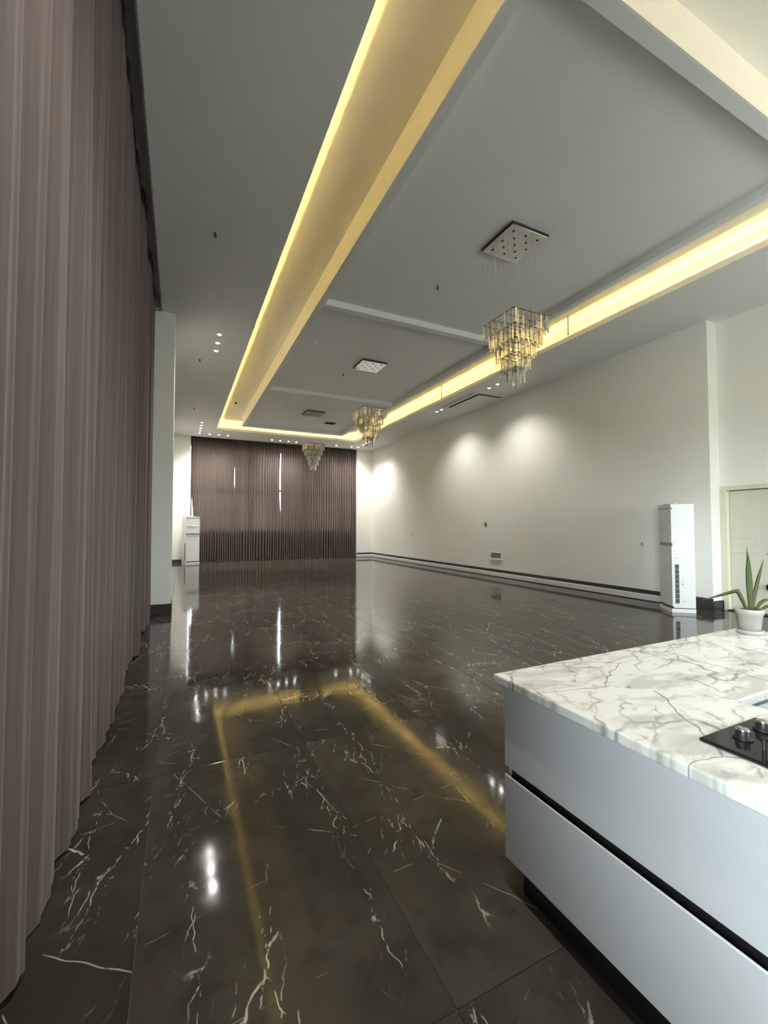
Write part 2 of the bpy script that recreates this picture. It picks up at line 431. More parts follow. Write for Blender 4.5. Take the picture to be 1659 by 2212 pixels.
# cream door
d1 = struct(empty('door_1', (XR2, 0, 0)), 'cream panelled door in the right wall')
bm = bmesh.new()
add_box(bm, -0.025, 0.12, DY1, DY1 + 0.075, 0.02, DZ + 0.075, 0.004)
add_box(bm, -0.025, 0.12, DY0 - 0.075, DY0, 0.02, DZ + 0.075, 0.004)
add_box(bm, -0.025, 0.12, DY0, DY1, DZ, DZ + 0.075, 0.004)
mesh_obj('door_frame', bm, M_frame, d1)
bm = bmesh.new()
# leaf built from boards so that the grooves are real gaps
zc = [0.02, 1.005, 1.13, 1.255, DZ - 0.01]
for a, b in zip(zc, zc[1:]): add_box(bm, 0.062, 0.10, 3.74, DY1 - 0.004, a + 0.004, b - 0.004, 0.004)
add_box(bm, 0.062, 0.10, DY0 + 0.004, 3.74, 0.024, DZ - 0.014, 0.004)
add_box(bm, 0.070, 0.10, DY0 + 0.004, DY1 - 0.004, 0.024, DZ - 0.014)
leaf = mesh_obj('door_leaf', bm, M_cream, d1)
bm = bmesh.new(); add_cyl(bm, (0.02, 3.50, 1.02), (0.065, 3.50, 1.02), 0.014); add_cyl(bm, (0.025, 3.49, 1.02), (0.025, 3.625, 1.02), 0.010, 0.007)
add_box(bm, 0.056, 0.064, 3.475, 3.525, 0.90, 1.08, 0.002)
mesh_obj('door_handle', bm, M_darkmetal, leaf)
bm = bmesh.new(); add_cyl(bm, (0.0, 3.585, 0.47), (0.064, 3.585, 0.47), 0.058, 0.062, 24)
mesh_obj('round_black_object', bm, M_black, leaf)  # round black thing of unknown kind, built as a disc on the door

# ================================================================ CEILING
ceil = struct(empty('ceiling', (0, 0, HC)), 'grey stepped ceiling with a warm lit cove')
def cbox(name, x0, x1, y0, y1, z0, z1, mat, bevel=0.0):
    return box(name, x0, x1, y0, y1, z0 - HC, z1 - HC, mat, ceil, bevel)
T = 0.015
TR = 0.16                      # trough width behind the lip
cbox('perimeter_slab', -0.33, LX0 - 0.001, YR, 18.9, HC, HC + T, M_ceil)
cbox('perimeter_slab', LX1 + 0.001, XR2, YR, 18.9, HC, HC + T, M_ceil)
cbox('perimeter_slab', LX0 - 0.001, LX1 + 0.001, LY1 + 0.001, 18.9, HC, HC + T, M_ceil)
cbox('perimeter_slab', LX0 - 0.001, LX1 + 0.001, YR, LY0 - 0.001, HC, HC + T, M_ceil)
cbox('perimeter_slab', XL, -0.33, 8.1, 18.9, HC, HC + T, M_ceil)
LH = 0.096
cbox('cove_lip', LX0 - T, LX0, LY0 - T, LY1 + T, HC + 0.0012, HC + LH, M_cove)
cbox('cove_lip', LX1, LX1 + T, LY0 - T, LY1 + T, HC + 0.0012, HC + LH, M_cove)
cbox('cove_lip', LX0, LX1, LY1, LY1 + T, HC + 0.0012, HC + LH, M_cove)
cbox('cove_lip', LX0, LX1, LY0 - T, LY0, HC + 0.0012, HC + LH, M_cove)
W0, W1, V0, V1 = LX0 - TR, LX1 + TR, LY0 - TR, LY1 + TR
cbox('cove_wall', W0 - 0.02, W0, V0, V1, HC + T, RZ, M_cove)
cbox('cove_wall', W1, W1 + 0.02, V0, V1, HC + T, RZ, M_cove)
cbox('cove_wall', W0, W1, V1, V1 + 0.02, HC + T, RZ, M_cove)
cbox('cove_wall', W0, W1, V0 - 0.02, V0, HC + T, RZ, M_cove)
cbox('cove_roof', W0 - 0.02, W1 + 0.02, V0 - 0.02, V1 + 0.02, RZ, RZ + 0.02, M_cove)
# warm LED strips lying in the trough, in one-metre lengths
def led(x0, y0, x1, y1):
    n = max(1, round(math.hypot(x1 - x0, y1 - y0)))
    bm = bmesh.new(); dx, dy = (x1 - x0) / n, (y1 - y0) / n
    ln = math.hypot(dx, dy); px, py = -dy / ln * 0.003, dx / ln * 0.003
    z = T + 0.030
    for k in range(n):
        a, b = (x0 + dx * k, y0 + dy * k), (x0 + dx * (k + .99), y0 + dy * (k + .99))
        q = [bm.verts.new((a[0] - px, a[1] - py, z)), bm.verts.new((b[0] - px, b[1] - py, z)), bm.verts.new((b[0] + px, b[1] + py, z)), bm.verts.new((a[0] + px, a[1] + py, z))]
        f = bm.faces.new(q); f.normal_update()
        if f.normal.z < 0: f.normal_flip()
    mesh_obj('led_strip', bm, M_led, ceil)
g = 0.055
led(LX0 - g, LY0 - g, LX0 - g, LY1 + g); led(LX1 + g, LY0 - g, LX1 + g, LY1 + g)
led(LX0, LY1 + g, LX1, LY1 + g); led(LX0, LY0 - g, LX1, LY0 - g)
# curtain pockets
cbox('curtain_pocket', XL, -0.33, YR, 8.1, HC + 0.25, HC + 0.27, M_ceil)
cbox('curtain_pocket', -0.345, -0.33, YR, 8.1, HC + T, HC + 0.25, M_ceil)
cbox('curtain_pocket', XL, XR2, 18.9, 19.45, HC + 0.25, HC + 0.27, M_ceil)
cbox('curtain_pocket', XL, XR2, 18.885, 18.9, HC + T, HC + 0.25, M_ceil)
# the upper slab that closes the building
struct(box('ceiling_upper', XL - 0.3, XR2 + 0.4, YR - 0.3, 19.7, 5.6, 5.7, M_ceil), 'structural slab above the suspended ceiling')
# inner dropped panel: side faces, frame, cross beams, recessed panels
FW = 0.12
cbox('panel_side', PX0, PX0 + T, PY0, PY1, HC, RZ, M_cove); cbox('panel_side', PX1 - T, PX1, PY0, PY1, HC, RZ, M_cove)
cbox('panel_side', PX0 + T, PX1 - T, PY0, PY0 + T, HC, RZ, M_cove); cbox('panel_side', PX0 + T, PX1 - T, PY1 - T, PY1, HC, RZ, M_cove)
bm = bmesh.new()
z0, z1 = 0, PZ - HC + 0.01
add_box(bm, PX0 + T, PX0 + FW, PY0 + T, PY1 - T, z0, z1); add_box(bm, PX1 - FW, PX1 - T, PY0 + T, PY1 - T, z0, z1)
add_box(bm, PX0 + FW, PX1 - FW, PY0 + T, PY0 + FW, z0, z1); add_box(bm, PX0 + FW, PX1 - FW, PY1 - FW, PY1 - T, z0, z1)
mesh_obj('panel_frame', bm, M_ceil, ceil)
B1, B2, BW = 6.67, 11.52, 0.14
for yb in (B1, B2): cbox('cross_beam', PX0 + FW, PX1 - FW, yb, yb + BW, HC, PZ + 0.01, M_ceil)
for a, b in ((PY0 + FW, B1), (B1 + BW, B2), (B2 + BW, PY1 - FW)):
    cbox('recessed_panel', PX0 + FW, PX1 - FW, a, b, PZ, PZ + 0.015, M_ceil)

# ================================================================ CURTAINS
def curtain(name, p0, p1, z0, z1, npl, amp, seed, mat, nrm, edge=None, rows=14, per=9, irr=0.2, pillow=False):
    """a pleated sheet from p0 to p1 hanging from z1 to z0; nrm = unit normal of the hanging line"""
    r = random.Random(seed)
    p0, p1 = Vector((*p0, 0)), Vector((*p1, 0)); d = (p1 - p0); ln = d.length; d.normalize()
    nrm = Vector((*nrm, 0)); cols = npl * per
    ph = [0.0]
    wts = [r.uniform(1 - irr, 1 + irr * 1.2) for _ in range(npl)]
    am = [(r.uniform(1 - irr, 1 + irr * 0.6)) * (1.5 if irr > 0.4 and r.random() < 0.2 else 1.0) for _ in range(npl + 1)]
    am[0] = am[-1] = 1.0
    sw = sum(wts); bm = bmesh.new(); grid = []
    # cumulative pleat position
    us, th, aa = [], [], []
    acc = 0
    for i in range(npl):
        for k in range(per):
            t = k / per
            us.append((acc + wts[i] * t) / sw); th.append(2 * PI * (i + t)); aa.append(am[i] * (1 - t) + am[i + 1] * t)
        acc += wts[i]
    us.append(1.0); th.append(2 * PI * npl); aa.append(am[-1])
    drift = [r.uniform(-1, 1) for _ in range(4)]
    for j in range(rows + 1):
        v = j / rows; z = z0 + (z1 - z0) * v
        row = []
        for u, t, a in zip(us, th, aa):
            en = min(1.0, 12 * u, 12 * (1 - u))
            sw_ = en * 0.010 * (1 - v) * math.sin(u * 9 + drift[0] * 5 + v * 3) + en * 0.006 * math.sin(v * 5 + u * 23 + drift[1] * 4)
            amp_ = amp * a * (0.80 + 0.25 * (1 - v))
            s = u * ln + (0 if pillow else 0.176 * (ln / npl) * math.sin(2 * t)) + sw_ * 0.6 * en
            if edge: s = edge(s, ln, z)
            zz = z + (0.012 * math.sin(u * 31 + seed) if j == 0 else 0)
            if pillow:                # broad soft panels with narrow deep valleys and fine ripples
                f = (t / (2 * PI)) % 1.0
                prof = 1.6 * (1 - abs(2 * f - 1) ** 3.2) - 0.8 + 0.05 * math.sin(s * 118 + seed) + 0.08 * math.sin(s * 61 + seed * 2)
            else: prof = math.cos(t)
            co = p0 + d * s + nrm * (amp_ * prof + sw_)
            row.append(bm.verts.new((co.x, co.y, zz)))
        grid.append(row)
    for a, b in zip(grid, grid[1:]):
        for i in range(len(a) - 1): bm.faces.new((a[i], a[i + 1], b[i + 1], b[i]))
    o = mesh_obj(name, bm, mat, None, smooth=True)
    return o
def thing_at(o, loc):
    """move a mesh's origin to loc without moving the mesh"""
    o.data.transform(Matrix.Translation(-Vector(loc))); o.location = loc; return o
CX = -0.475
ys_ = [8.06, 6.12, 3.93, 1.66, 0.05]
labs = ['mauve floor-length curtain panel beside the white pillar, farthest of the left curtains',
        'mauve floor-length curtain panel second from the white pillar on the left',
        'mauve floor-length curtain panel second nearest to the viewer on the left',
        'mauve floor-length curtain panel nearest to the viewer at the left edge']
for i in range(4):
    a, b = ys_[i], ys_[i + 1]
    o = curtain('curtain', (CX, b + 0.02), (CX, a - 0.02), 0.022, HC + 0.235, max(8, round((a - b) / 0.27)), 0.052, 11 + i, M_curtain, (1, 0), irr=0.6, per=24, pillow=True)
    thing_at(o, (CX, (a + b) / 2, 0.022)); tag(o, labs[i], 'curtain', 'left wall curtains')
def gap_left(s, ln, z):          # first far panel pulled off the pier low down
    g = 0.11 * max(0.0, min(1.0, (3.35 - z) / 1.5))
    return g + s * (ln - g) / ln
def gap_right(s, ln, z):         # narrow slit towards the next panel
    g = 0.055 * max(0.0, math.sin(PI * max(0.0, min(1.0, (z - 2.15) / 2.6)))) ** 0.6
    return s * (ln - g) / ln
def gap_small(s, ln, z):
    g = 0.012 * max(0.0, math.sin(PI * max(0.0, min(1.0, (z - 3.1) / 0.8))))
    return s * (ln - g) / ln
CY = 19.12
seams = [0.345, 2.05, 4.0, 5.72, 7.585]
labs = ['brown pleated curtain panel at the far left, behind the tall white air conditioner',
        'brown pleated curtain panel left of the bright slit in the far wall',
        'brown pleated curtain panel right of the bright slit in the far wall',
        'brown pleated curtain panel at the far right beside the white pier']
eds = [lambda s, l, z: gap_small(gap_left(s, l, z), l, z), gap_right, None, None]
for i in range(4):
    a, b = seams[i], seams[i + 1]
    o = curtain('curtain', (a + (0.0 if i in (1, 3) else 0.002), CY), (b, CY), 0.03, HC + 0.2, 18, 0.085, 31 + i, M_curtain_b, (0, -1), eds[i], rows=24)
    thing_at(o, ((a + b) / 2, CY, 0.03)); tag(o, labs[i], 'curtain', 'far wall curtains')

# ================================================================ DOWNLIGHTS
bm = bmesh.new(); lathe(bm, [(0.036, -0.001), (0.038, -0.008), (0.052, -0.006), (0.055, 0.0)], 24)
dl_ring = bpy.data.meshes.new('trim_ring'); bm.to_mesh(dl_ring); bm.free(); dl_ring.materials.append(M_white)
bm = bmesh.new(); bmesh.ops.create_circle(bm, cap_ends=True, segments=20, radius=0.036, matrix=Matrix.Translation((0, 0, -0.003)))
for f in bm.faces:
    f.normal_update()
    if f.normal.z > 0: f.normal_flip()
dl_lens = bpy.data.meshes.new('lens'); bm.to_mesh(dl_lens); bm.free(); dl_lens.materials.append(M_lens)
spot = bpy.data.lights.new('downlight_beam', 'SPOT')
spot.energy = SPOT_W; spot.color = (1.0, 0.985, 0.94); spot.spot_size = math.radians(125); spot.spot_blend = 0.9; spot.shadow_soft_size = 0.035
def downlight(x, y, label, group, z=HC):
    r = tag(empty('downlight', (x, y, z)), label, 'spotlight', group)
    for nm, me in (('trim_ring', dl_ring), ('lens', dl_lens)):
        o = bpy.data.objects.new(nm, me); C.objects.link(o); o.parent = r
    l = bpy.data.objects.new('downlight_beam', spot); C.objects.link(l); l.parent = r; l.location = (0, 0, -0.02)
    return r
ordn = ['nearest', 'middle', 'farthest']
for i, y in enumerate((8.61, 9.03, 9.45)):
    downlight(0.62, y, ordn[i] + ' of three white spotlights in a row on the left ceiling strip', 'three spotlights on the left strip')
o5 = ['first', 'second', 'third', 'fourth', 'fifth']
for i, y in enumerate((16.28, 16.75, 17.22, 17.69, 18.16)):
    downlight(0.63, y, o5[i] + ' white spotlight of the row running to the far left corner, counted from the viewer', 'spotlights at the far left corner')
o3 = ['leftmost', 'middle', 'rightmost']
for i, x in enumerate((1.0, 1.34, 1.68)):
    downlight(x, 18.2, o3[i] + ' of the three white spotlights above the far left curtain', 'spotlights above the far left curtain')
o4 = ['leftmost', 'second from left', 'third from left', 'rightmost']
for i, x in enumerate((3.46, 3.81, 4.16, 4.51)):
    downlight(x, 18.3, o4[i] + ' of the four white spotlights above the middle of the far curtains', 'spotlights above the far curtains')
for i, x in enumerate((6.34, 7.07, 7.40)):
    downlight(x, 18.29, o3[i] + ' of the three white spotlights above the far right curtain', 'spotlights above the far right curtain')
for i, y in enumerate((16.95, 17.30, 17.66)):
    downlight(7.39, y, ordn[i] + ' of the three white spotlights running to the far right corner', 'spotlights at the far right corner')
for i, y in enumerate((8.57, 8.90)):
    downlight(7.34, y, ('nearer', 'farther')[i] + ' white spotlight of the pair before the ceiling hatch', 'spotlight pair before the hatch')
for i, y in enumerate((11.22, 11.49)):
    downlight(7.36, y, ('nearer', 'farther')[i] + ' white spotlight of the pair beyond the ceiling hatch', 'spotlight pair beyond the hatch')
for x, y, lb in ((0.62, 0.3, 'rearmost of the three added white spotlights above the drawer cabinets'), (0.62, 0.8, 'middle of the three added white spotlights above the drawer cabinets'), (0.62, 1.3, 'foremost of the three added white spotlights above the drawer cabinets'),
                 (7.3, -0.6, 'farther white spotlight of the added kitchen pair on the right strip'), (7.3, 0.2, 'white spotlight of the added kitchen pair nearest to the cream door'),
                 (3.0, -2.2, 'left of the three added white spotlights over the rear kitchen'), (4.6, -2.2, 'middle of the three added white spotlights over the rear kitchen'), (6.2, -2.2, 'right of the three added white spotlights over the rear kitchen')):
    downlight(x, y, lb, 'added kitchen spotlights')  # spotlights behind the viewer, added to brighten the near part of the room

# ================================================================ CHANDELIERS
def chandelier():
    r = empty('chandelier', (0, 0, PZ))            # hangs from the recessed panel
    pl = box('canopy_plate', -0.30, 0.30, -0.30, 0.30, -0.045, 0, M_steel, r, 0.003)
    bm = bmesh.new()
    add_box(bm, -0.303, 0.303, -0.303, 0.303, -0.040, -0.002)
    mesh_obj('canopy_rim', bm, M_darkmetal, r)
    sk = None
    pts = [(i * 0.20, j * 0.20) for i in (-1, 0, 1) for j in (-1, 0, 1)] + [(i * 0.10, j * 0.10) for i in (-1, 1) for j in (-1, 1)]
    bm = bmesh.new(); lathe(bm, [(0.0001, -0.0455), (0.010, -0.0455), (0.0135, -0.050), (0.016, -0.050), (0.016, -0.0445)], 14)
    sk = mesh_obj('lamp_socket', bm, M_darkmetal, pl)
    for k, (x, y) in enumerate(pts):
        o = sk if k == 0 else child_copy(sk, pl)
        o.location = (x, y, 0)
    top = 4.17 - PZ
    halfs = [0.285, 0.232, 0.180, 0.128, 0.076]
    rr = random.Random(3)
    for t, hs in enumerate(halfs):
        zt = top - 0.158 * t
        bm = bmesh.new(); b = 0.006
        for s in (-1, 1):
            add_box(bm, -hs, hs, s * hs - b, s * hs + b, zt - 0.005, zt + 0.005)
            add_box(bm, s * hs - b, s * hs + b, -hs + b, hs - b, zt - 0.005, zt + 0.005)
            add_box(bm, -hs, hs, s * hs * 0.35 - b, s * hs * 0.35 + b, zt - 0.004, zt + 0.004)
        mesh_obj('tier_frame', bm, M_darkmetal, r)
        bm = bmesh.new()
        n = max(3, round(2 * hs / 0.040))
        for s in range(4):
            for k in range(n):
                q = -hs + 2 * hs * (k + 0.5) / n + rr.uniform(-.002, .002)
                out = hs + 0.010 + (0.010 if k % 2 else 0)
                x, y = ((q, out), (-q, -out), (out, -q), (-out, q))[s]
                ln = 0.195 + rr.uniform(-.012, .012) - (0.02 if k % 2 else 0)
                rd = 0.0118
                z = zt - 0.012
                a0 = rr.uniform(0, 1)
                ring = [[], []]
                for e, zz in enumerate((z, z - ln)):
                    for c in range(4):
                        an = a0 + c * PI / 2
                        ring[e].append(bm.verts.new((x + rd * math.cos(an), y + rd * math.sin(an), zz)))
                tip = bm.verts.new((x, y, z - ln - 0.010)); cap = bm.verts.new((x, y, z + 0.008))
                for c in range(4):
                    d = (c + 1) % 4
                    bm.faces.new((ring[0][d], ring[0][c], ring[1][c], ring[1][d]))
                    bm.faces.new((ring[1][d], ring[1][c], tip)); bm.faces.new((ring[0][c], ring[0][d], cap))
        o = mesh_obj('crystal_tier', bm, M_crystal, r); o['kind'] = 'stuff'
        o['label'] = 'square row of hanging glass rods'
    bm = bmesh.new()
    for i in range(-3, 4):
        for j in range(-3, 4):
            x, y = i * 0.09, j * 0.09
            if max(abs(i), abs(j)) == 3 or (i % 2 == 0 and j % 2 == 0):
                k = max(abs(i), abs(j)); t = 0 if k == 3 else (1 if k == 2 else 3)
                add_cyl(bm, (x, y, -0.045), (x, y, top - 0.158 * t), 0.0006, seg=3, cap=False)
    o = mesh_obj('wires', bm, M_chrome, r); o['kind'] = 'stuff'
    return r
ch = chandelier()
clabs = ['square tiered crystal chandelier nearest to the viewer', 'square tiered crystal chandelier in the middle ceiling panel', 'square tiered crystal chandelier farthest away, before the brown curtains']
for i, y in enumerate((4.25, 9.04, 13.73)):
    o = ch if i == 0 else copy_tree(ch)
    o.location = (3.95, y, PZ); tag(o, clabs[i], 'chandelier', 'crystal chandeliers')

# ================================================================ SMALL CEILING FITTINGS
def sprinkler(x, y, z, ln, label, pipe=M_darkmetal, group='sprinkler heads'):
    r = tag(empty('sprinkler', (x, y, z)), label, 'sprinkler', group)
    bm = bmesh.new(); add_cyl(bm, (0, 0, 0), (0, 0, -ln), 0.011, seg=10); mesh_obj('drop_pipe', bm, pipe, r)
    bm = bmesh.new(); add_cyl(bm, (0, 0, -ln), (0, 0, -ln - 0.025), 0.016, 0.008, 10); add_cyl(bm, (0, 0, -ln - 0.025), (0, 0, -ln - 0.03), 0.018, seg=12)
    mesh_obj('spray_head', bm, M_darkmetal, r)
    bm = bmesh.new(); lathe(bm, [(0.011, -0.004), (0.03, -0.003), (0.032, 0)], 16); mesh_obj('escutcheon', bm, M_ceil, r)
    return r
sprinkler(6.66, 5.75, RZ, 0.33, 'thin brown sprinkler pipe hanging in the right lit cove, nearer one', M_pipe)
sprinkler(6.70, 10.2, RZ, 0.33, 'thin brown sprinkler pipe hanging in the right lit cove, farther one', M_pipe)
sprinkler(3.58, 5.55, PZ, 0.04, 'small sprinkler head in the ceiling panel beyond the nearest chandelier plate')
sprinkler(3.58, 9.83, PZ, 0.04, 'small sprinkler head in the middle ceiling panel')
sprinkler(0.34, 5.60, HC, 0.03, 'small sprinkler head on the left ceiling strip, nearest one')
sprinkler(0.33, 10.07, HC, 0.03, 'small sprinkler head on the left ceiling strip, beyond the three spotlights')
sprinkler(0.33, 14.32, HC, 0.03, 'small sprinkler head on the left ceiling strip, farthest one')
def detector(x, y, label):
    bm = bmesh.new(); lathe(bm, [(0.0001, -0.038), (0.022, -0.036), (0.03, -0.02), (0.05, -0.016), (0.052, 0)], 20)
    o = mesh_obj('smoke_detector', bm, M_ceil, None, True); o.location = (x, y, PZ); tag(o, label, 'smoke detector', 'smoke detectors')
detector(2.46, 8.40, 'small round smoke detector in the middle ceiling panel')
detector(3.02, 13.42, 'small round smoke detector in the farthest ceiling panel')
# dome camera in the left cove
r = tag(empty('dome_camera', (1.55, 14.35, RZ)), 'small white camera with a black ball in the left lit cove', 'camera')
bm = bmesh.new(); lathe(bm, [(0.0001, -0.045), (0.032, -0.045), (0.045, -0.02), (0.05, 0)], 20); mesh_obj('camera_base', bm, M_white, r, True)
bm = bmesh.new(); bmesh.ops.create_uvsphere(bm, u_segments=16, v_segments=10, radius=0.034, matrix=Matrix.Translation((0, -0.01, -0.062))); mesh_obj('camera_ball', bm, M_black, r, True)
# black opening in the farthest panel
r = tag(empty('ceiling_hatch', (4.90, 14.85, PZ)), 'black rectangular air opening in the farthest ceiling panel', 'hatch')
bm = bmesh.new(); add_box(bm, -0.19, 0.19, -0.15, 0.15, -0.006, 0.0); mesh_obj('opening', bm, M_dark, r)
bm = bmesh.new()
for k in range(6): add_box(bm, -0.18, 0.18, -0.13 + k * 0.048, -0.118 + k * 0.048, -0.012, -0.006)
mesh_obj('louvre', bm, M_black, r)
# ceiling air unit at the right strip: slot diffuser + access panel
r = tag(empty('ceiling_air_vent', (7.22, 10.15, HC)), 'long slot air vent in the right ceiling strip beside the lit cove', 'vent')
bm = bmesh.new(); add_box(bm, -0.085, 0.085, -0.82, 0.82, -0.012, 0.0, 0.003); mesh_obj('vent_frame', bm, M_ceil, r)
bm = bmesh.new(); add_box(bm, -0.055, 0.055, -0.78, 0.78, -0.0135, -0.0125); mesh_obj('slot', bm, M_grille, r)
bm = bmesh.new()
for k in (-0.03, 0.0, 0.03): add_box(bm, k - 0.004, k + 0.004, -0.78, 0.78, -0.017, -0.0135)
mesh_obj('blade', bm, M_ceil, r)
r = tag(empty('access_panel', (7.80, 10.15, HC)), 'square white ceiling access panel left slightly open, with a black gap', 'hatch')
bm = bmesh.new(); add_box(bm, -0.40, 0.40, -0.74, 0.74, -0.005, -0.001); mesh_obj('opening', bm, M_dark, r)
bm = bmesh.new(); add_box(bm, -0.37, 0.395, -0.715, 0.735, -0.03, -0.022, 0.002); mesh_obj('panel', bm, M_ceil, r)
bm = bmesh.new(); add_box(bm, 0.30, 0.36, -0.6, 0.6, -0.022, -0.004); mesh_obj('hinge', bm, M_darkmetal, r)

# ================================================================ RIGHT WALL FITTINGS
r = tag(empty('wall_vent', (XR, 9.94, 0.605)), 'small framed grey vent grille low on the right wall', 'vent')
bm = bmesh.new()
add_box(bm, -0.014, 0, -0.245, 0.245, 0.080, 0.100); add_box(bm, -0.014, 0, -0.245, 0.245, -0.098, -0.08)
add_box(bm, -0.014, 0, -0.245, -0.225, -0.08, 0.08); add_box(bm, -0.014, 0, 0.225, 0.245, -0.08, 0.08)
mesh_obj('vent_frame', bm, M_wall, r)
box('backing', -0.003, 0, -0.225, 0.225, -0.08, 0.08, M_grille, r)
bm = bmesh.new(); add_box(bm, -0.010, -0.003, -0.222, 0.222, -0.004, 0.006); sl = mesh_obj('slat', bm, M_grille, r)
for k in range(6):
    o = sl if k == 0 else child_copy(sl, r)
    o.location = (0, 0, -0.062 + k * 0.025)
box('ledge', -0.035, 0, -0.262, 0.262, -0.112, -0.098, M_wall, r)
def socket(y, z, label, dangling=False):
    r = tag(empty('wall_socket', (XR, y, z)), label, 'socket', 'wall sockets')
    box('plate', -0.012, 0, -0.045, 0.045, -0.045, 0.045, M_white, r, 0.003)
    bm = bmesh.new(); add_cyl(bm, (-0.0125, 0, 0), (-0.0135, 0, 0), 0.022, seg=16); mesh_obj('insert', bm, M_acgrey, r)
    if dangling:
        box('switch_box', -0.04, 0, -0.06, 0.06, 0.05, 0.09, M_white, r, 0.004)
        bm = bmesh.new(); add_cyl(bm, (-0.02, 0.03, 0.05), (-0.02, -0.03, -0.06), 0.012, seg=8); mesh_obj('hanging_plug', bm, M_black, r)
socket(10.38, 1.53, 'small white wall socket with a dark hanging plug, above the vent grille', True)
socket(15.02, 1.13, 'small socket on the far part of the right wall')
socket(5.52, 1.115, 'small wall socket left of the near air conditioner')

# ================================================================ AIR CONDITIONERS
def air_conditioner(W=0.54, D=0.36, H=1.85):
    r = empty('air_conditioner')
    hw, hd = W / 2, D / 2
    def rounded(x0, x1, y0, y1, bulge, n=8):
        """plan outline with a gently bowed front (-y)"""
        pts = [(x1, y1), (x0, y1)]
        for k in range(n + 1):
            t = k / n; pts.append((x0 + (x1 - x0) * t, y0 - bulge * (1 - (2 * t - 1) ** 2)))
        return pts
    bm = bmesh.new(); prism(bm, rounded(-hw, hw, -hd + 0.03, hd, 0.0), 0.075, H - 0.012); mesh_obj('body', bm, M_white, r)
    bm = bmesh.new(); prism(bm, rounded(-hw - 0.004, hw + 0.004, -hd + 0.006, hd, 0.02), H - 0.012, H); mesh_obj('top_cap', bm, M_white, r)
    bm = bmesh.new(); prism(bm, rounded(-hw - 0.004, hw + 0.004, -hd, hd, 0.03), 0.0, 0.062); mesh_obj('plinth', bm, M_white, r)
    box('plinth_gap', -hw + 0.01, hw - 0.01, -hd + 0.03, hd - 0.01, 0.062, 0.075, M_dark, r)
    # front panels
    bm = bmesh.new(); prism(bm, rounded(-hw, hw, -hd + 0.012, -hd + 0.03, 0.02), 0.10, 1.125); lp = mesh_obj('lower_panel', bm, M_white, r)
    box('intake_slot', -hw + 0.04, hw - 0.04, -hd - 0.006, -hd + 0.02, 0.075, 0.10, M_black, lp)
    bm = bmesh.new(); prism(bm, rounded(-hw, hw, -hd + 0.018, -hd + 0.03, 0.012), 1.125, 1.185); mesh_obj('grey_band', bm, M_acgrey, r)
    bm = bmesh.new(); prism(bm, rounded(-hw, hw, -hd + 0.012, -hd + 0.03, 0.02), 1.185, H - 0.085); up = mesh_obj('upper_panel', bm, M_white, r)
    bm = bmesh.new(); prism(bm, rounded(-hw + 0.03, hw - 0.03, -hd + 0.004, -hd + 0.02, 0.022), 1.185, 1.47); up2 = mesh_obj('display_panel', bm, M_white, r)
    bm = bmesh.new(); prism(bm, rounded(-hw + 0.028, hw - 0.028, -hd - 0.006, -hd + 0.02, 0.024), 1.462, 1.478); mesh_obj('display_ledge', bm, M_white, up2)
    bm = bmesh.new(); prism(bm, rounded(-hw + 0.01, hw - 0.01, -hd + 0.002, -hd + 0.02, 0.022), 1.105, 1.122); mesh_obj('panel_ledge', bm, M_white, lp)
    bm = bmesh.new(); add_box(bm, -0.035, 0.035, -hd - 0.0205, -hd - 0.016, 1.39, 1.396); add_box(bm, -0.01, 0.04, -hd - 0.0205, -hd - 0.016, 1.380, 1.385); mesh_obj('logo', bm, M_acgrey, up2)
    box('outlet_slot', -hw + 0.04, hw - 0.04, -hd - 0.002, -hd + 0.026, H - 0.085, H - 0.06, M_acgrey, up)
    bm = bmesh.new(); prism(bm, rounded(-hw, hw, -hd + 0.012, -hd + 0.03, 0.02), H - 0.06, H - 0.012); mesh_obj('head_panel', bm, M_white, r)
    # side intake grilles: eight dark cells on each side
    for s in (-1, 1):
        bm = bmesh.new(); add_box(bm, s * hw - 0.002, s * hw + 0.002, -hd + 0.055, -hd + 0.118, 0.15, 0.82); gr = mesh_obj('side_grille', bm, M_acgrey, r)
        bm = bmesh.new(); add_box(bm, -0.0025, 0.0025, -0.029, 0.029, -0.036, 0.036)
        cell = mesh_obj('grille_cell', bm, M_black if False else M_grillecell, gr)
        for k in range(8):
            o = cell if k == 0 else child_copy(cell, gr)
            o.location = (s * (hw + 0.0015), -hd + 0.0865, 0.194 + k * 0.083)
        bm = bmesh.new(); add_box(bm, s * hw - 0.001, s * hw + 0.001, -hd + 0.06, -hd + 0.11, 0.92, 0.927); mesh_obj('sticker', bm, M_acgrey, r)
    bm = bmesh.new(); add_box(bm, hw - 0.001, hw + 0.0012, -hd + 0.150, -hd + 0.182, 0.478, 0.490); mesh_obj('red_sticker', bm, M_red, r)
    bm = bmesh.new()
    add_box(bm, hw - 0.001, hw + 0.0012, -hd + 0.150, -hd + 0.160, 0.515, 0.528); add_box(bm, hw - 0.001, hw + 0.0012, -hd + 0.196, -hd + 0.214, 0.524, 0.527)
    add_box(bm, hw - 0.001, hw + 0.0012, -hd + 0.165, -hd + 0.215, 0.19, 0.196); add_box(bm, hw - 0.001, hw + 0.0012, -hd + 0.19, -hd + 0.222, 0.178, 0.183)
    mesh_obj('sticker', bm, M_acgrey, r)
    return r
M_grillecell = plain('grille_mesh_grey', (0.055, 0.058, 0.062), 0.6, var=0.5, vscale=90)
ac = air_conditioner()
ac.location = (7.925, 4.60, 0); ac.rotation_euler = (0, 0, math.radians(-129.3))
tag(ac, 'tall white standing air conditioner beside the cream door', 'air conditioner', 'standing air conditioners')
ac2 = copy_tree(ac)
ac2.location = (0.375, 18.52, 0); ac2.rotation_euler = (0, 0, math.radians(25))
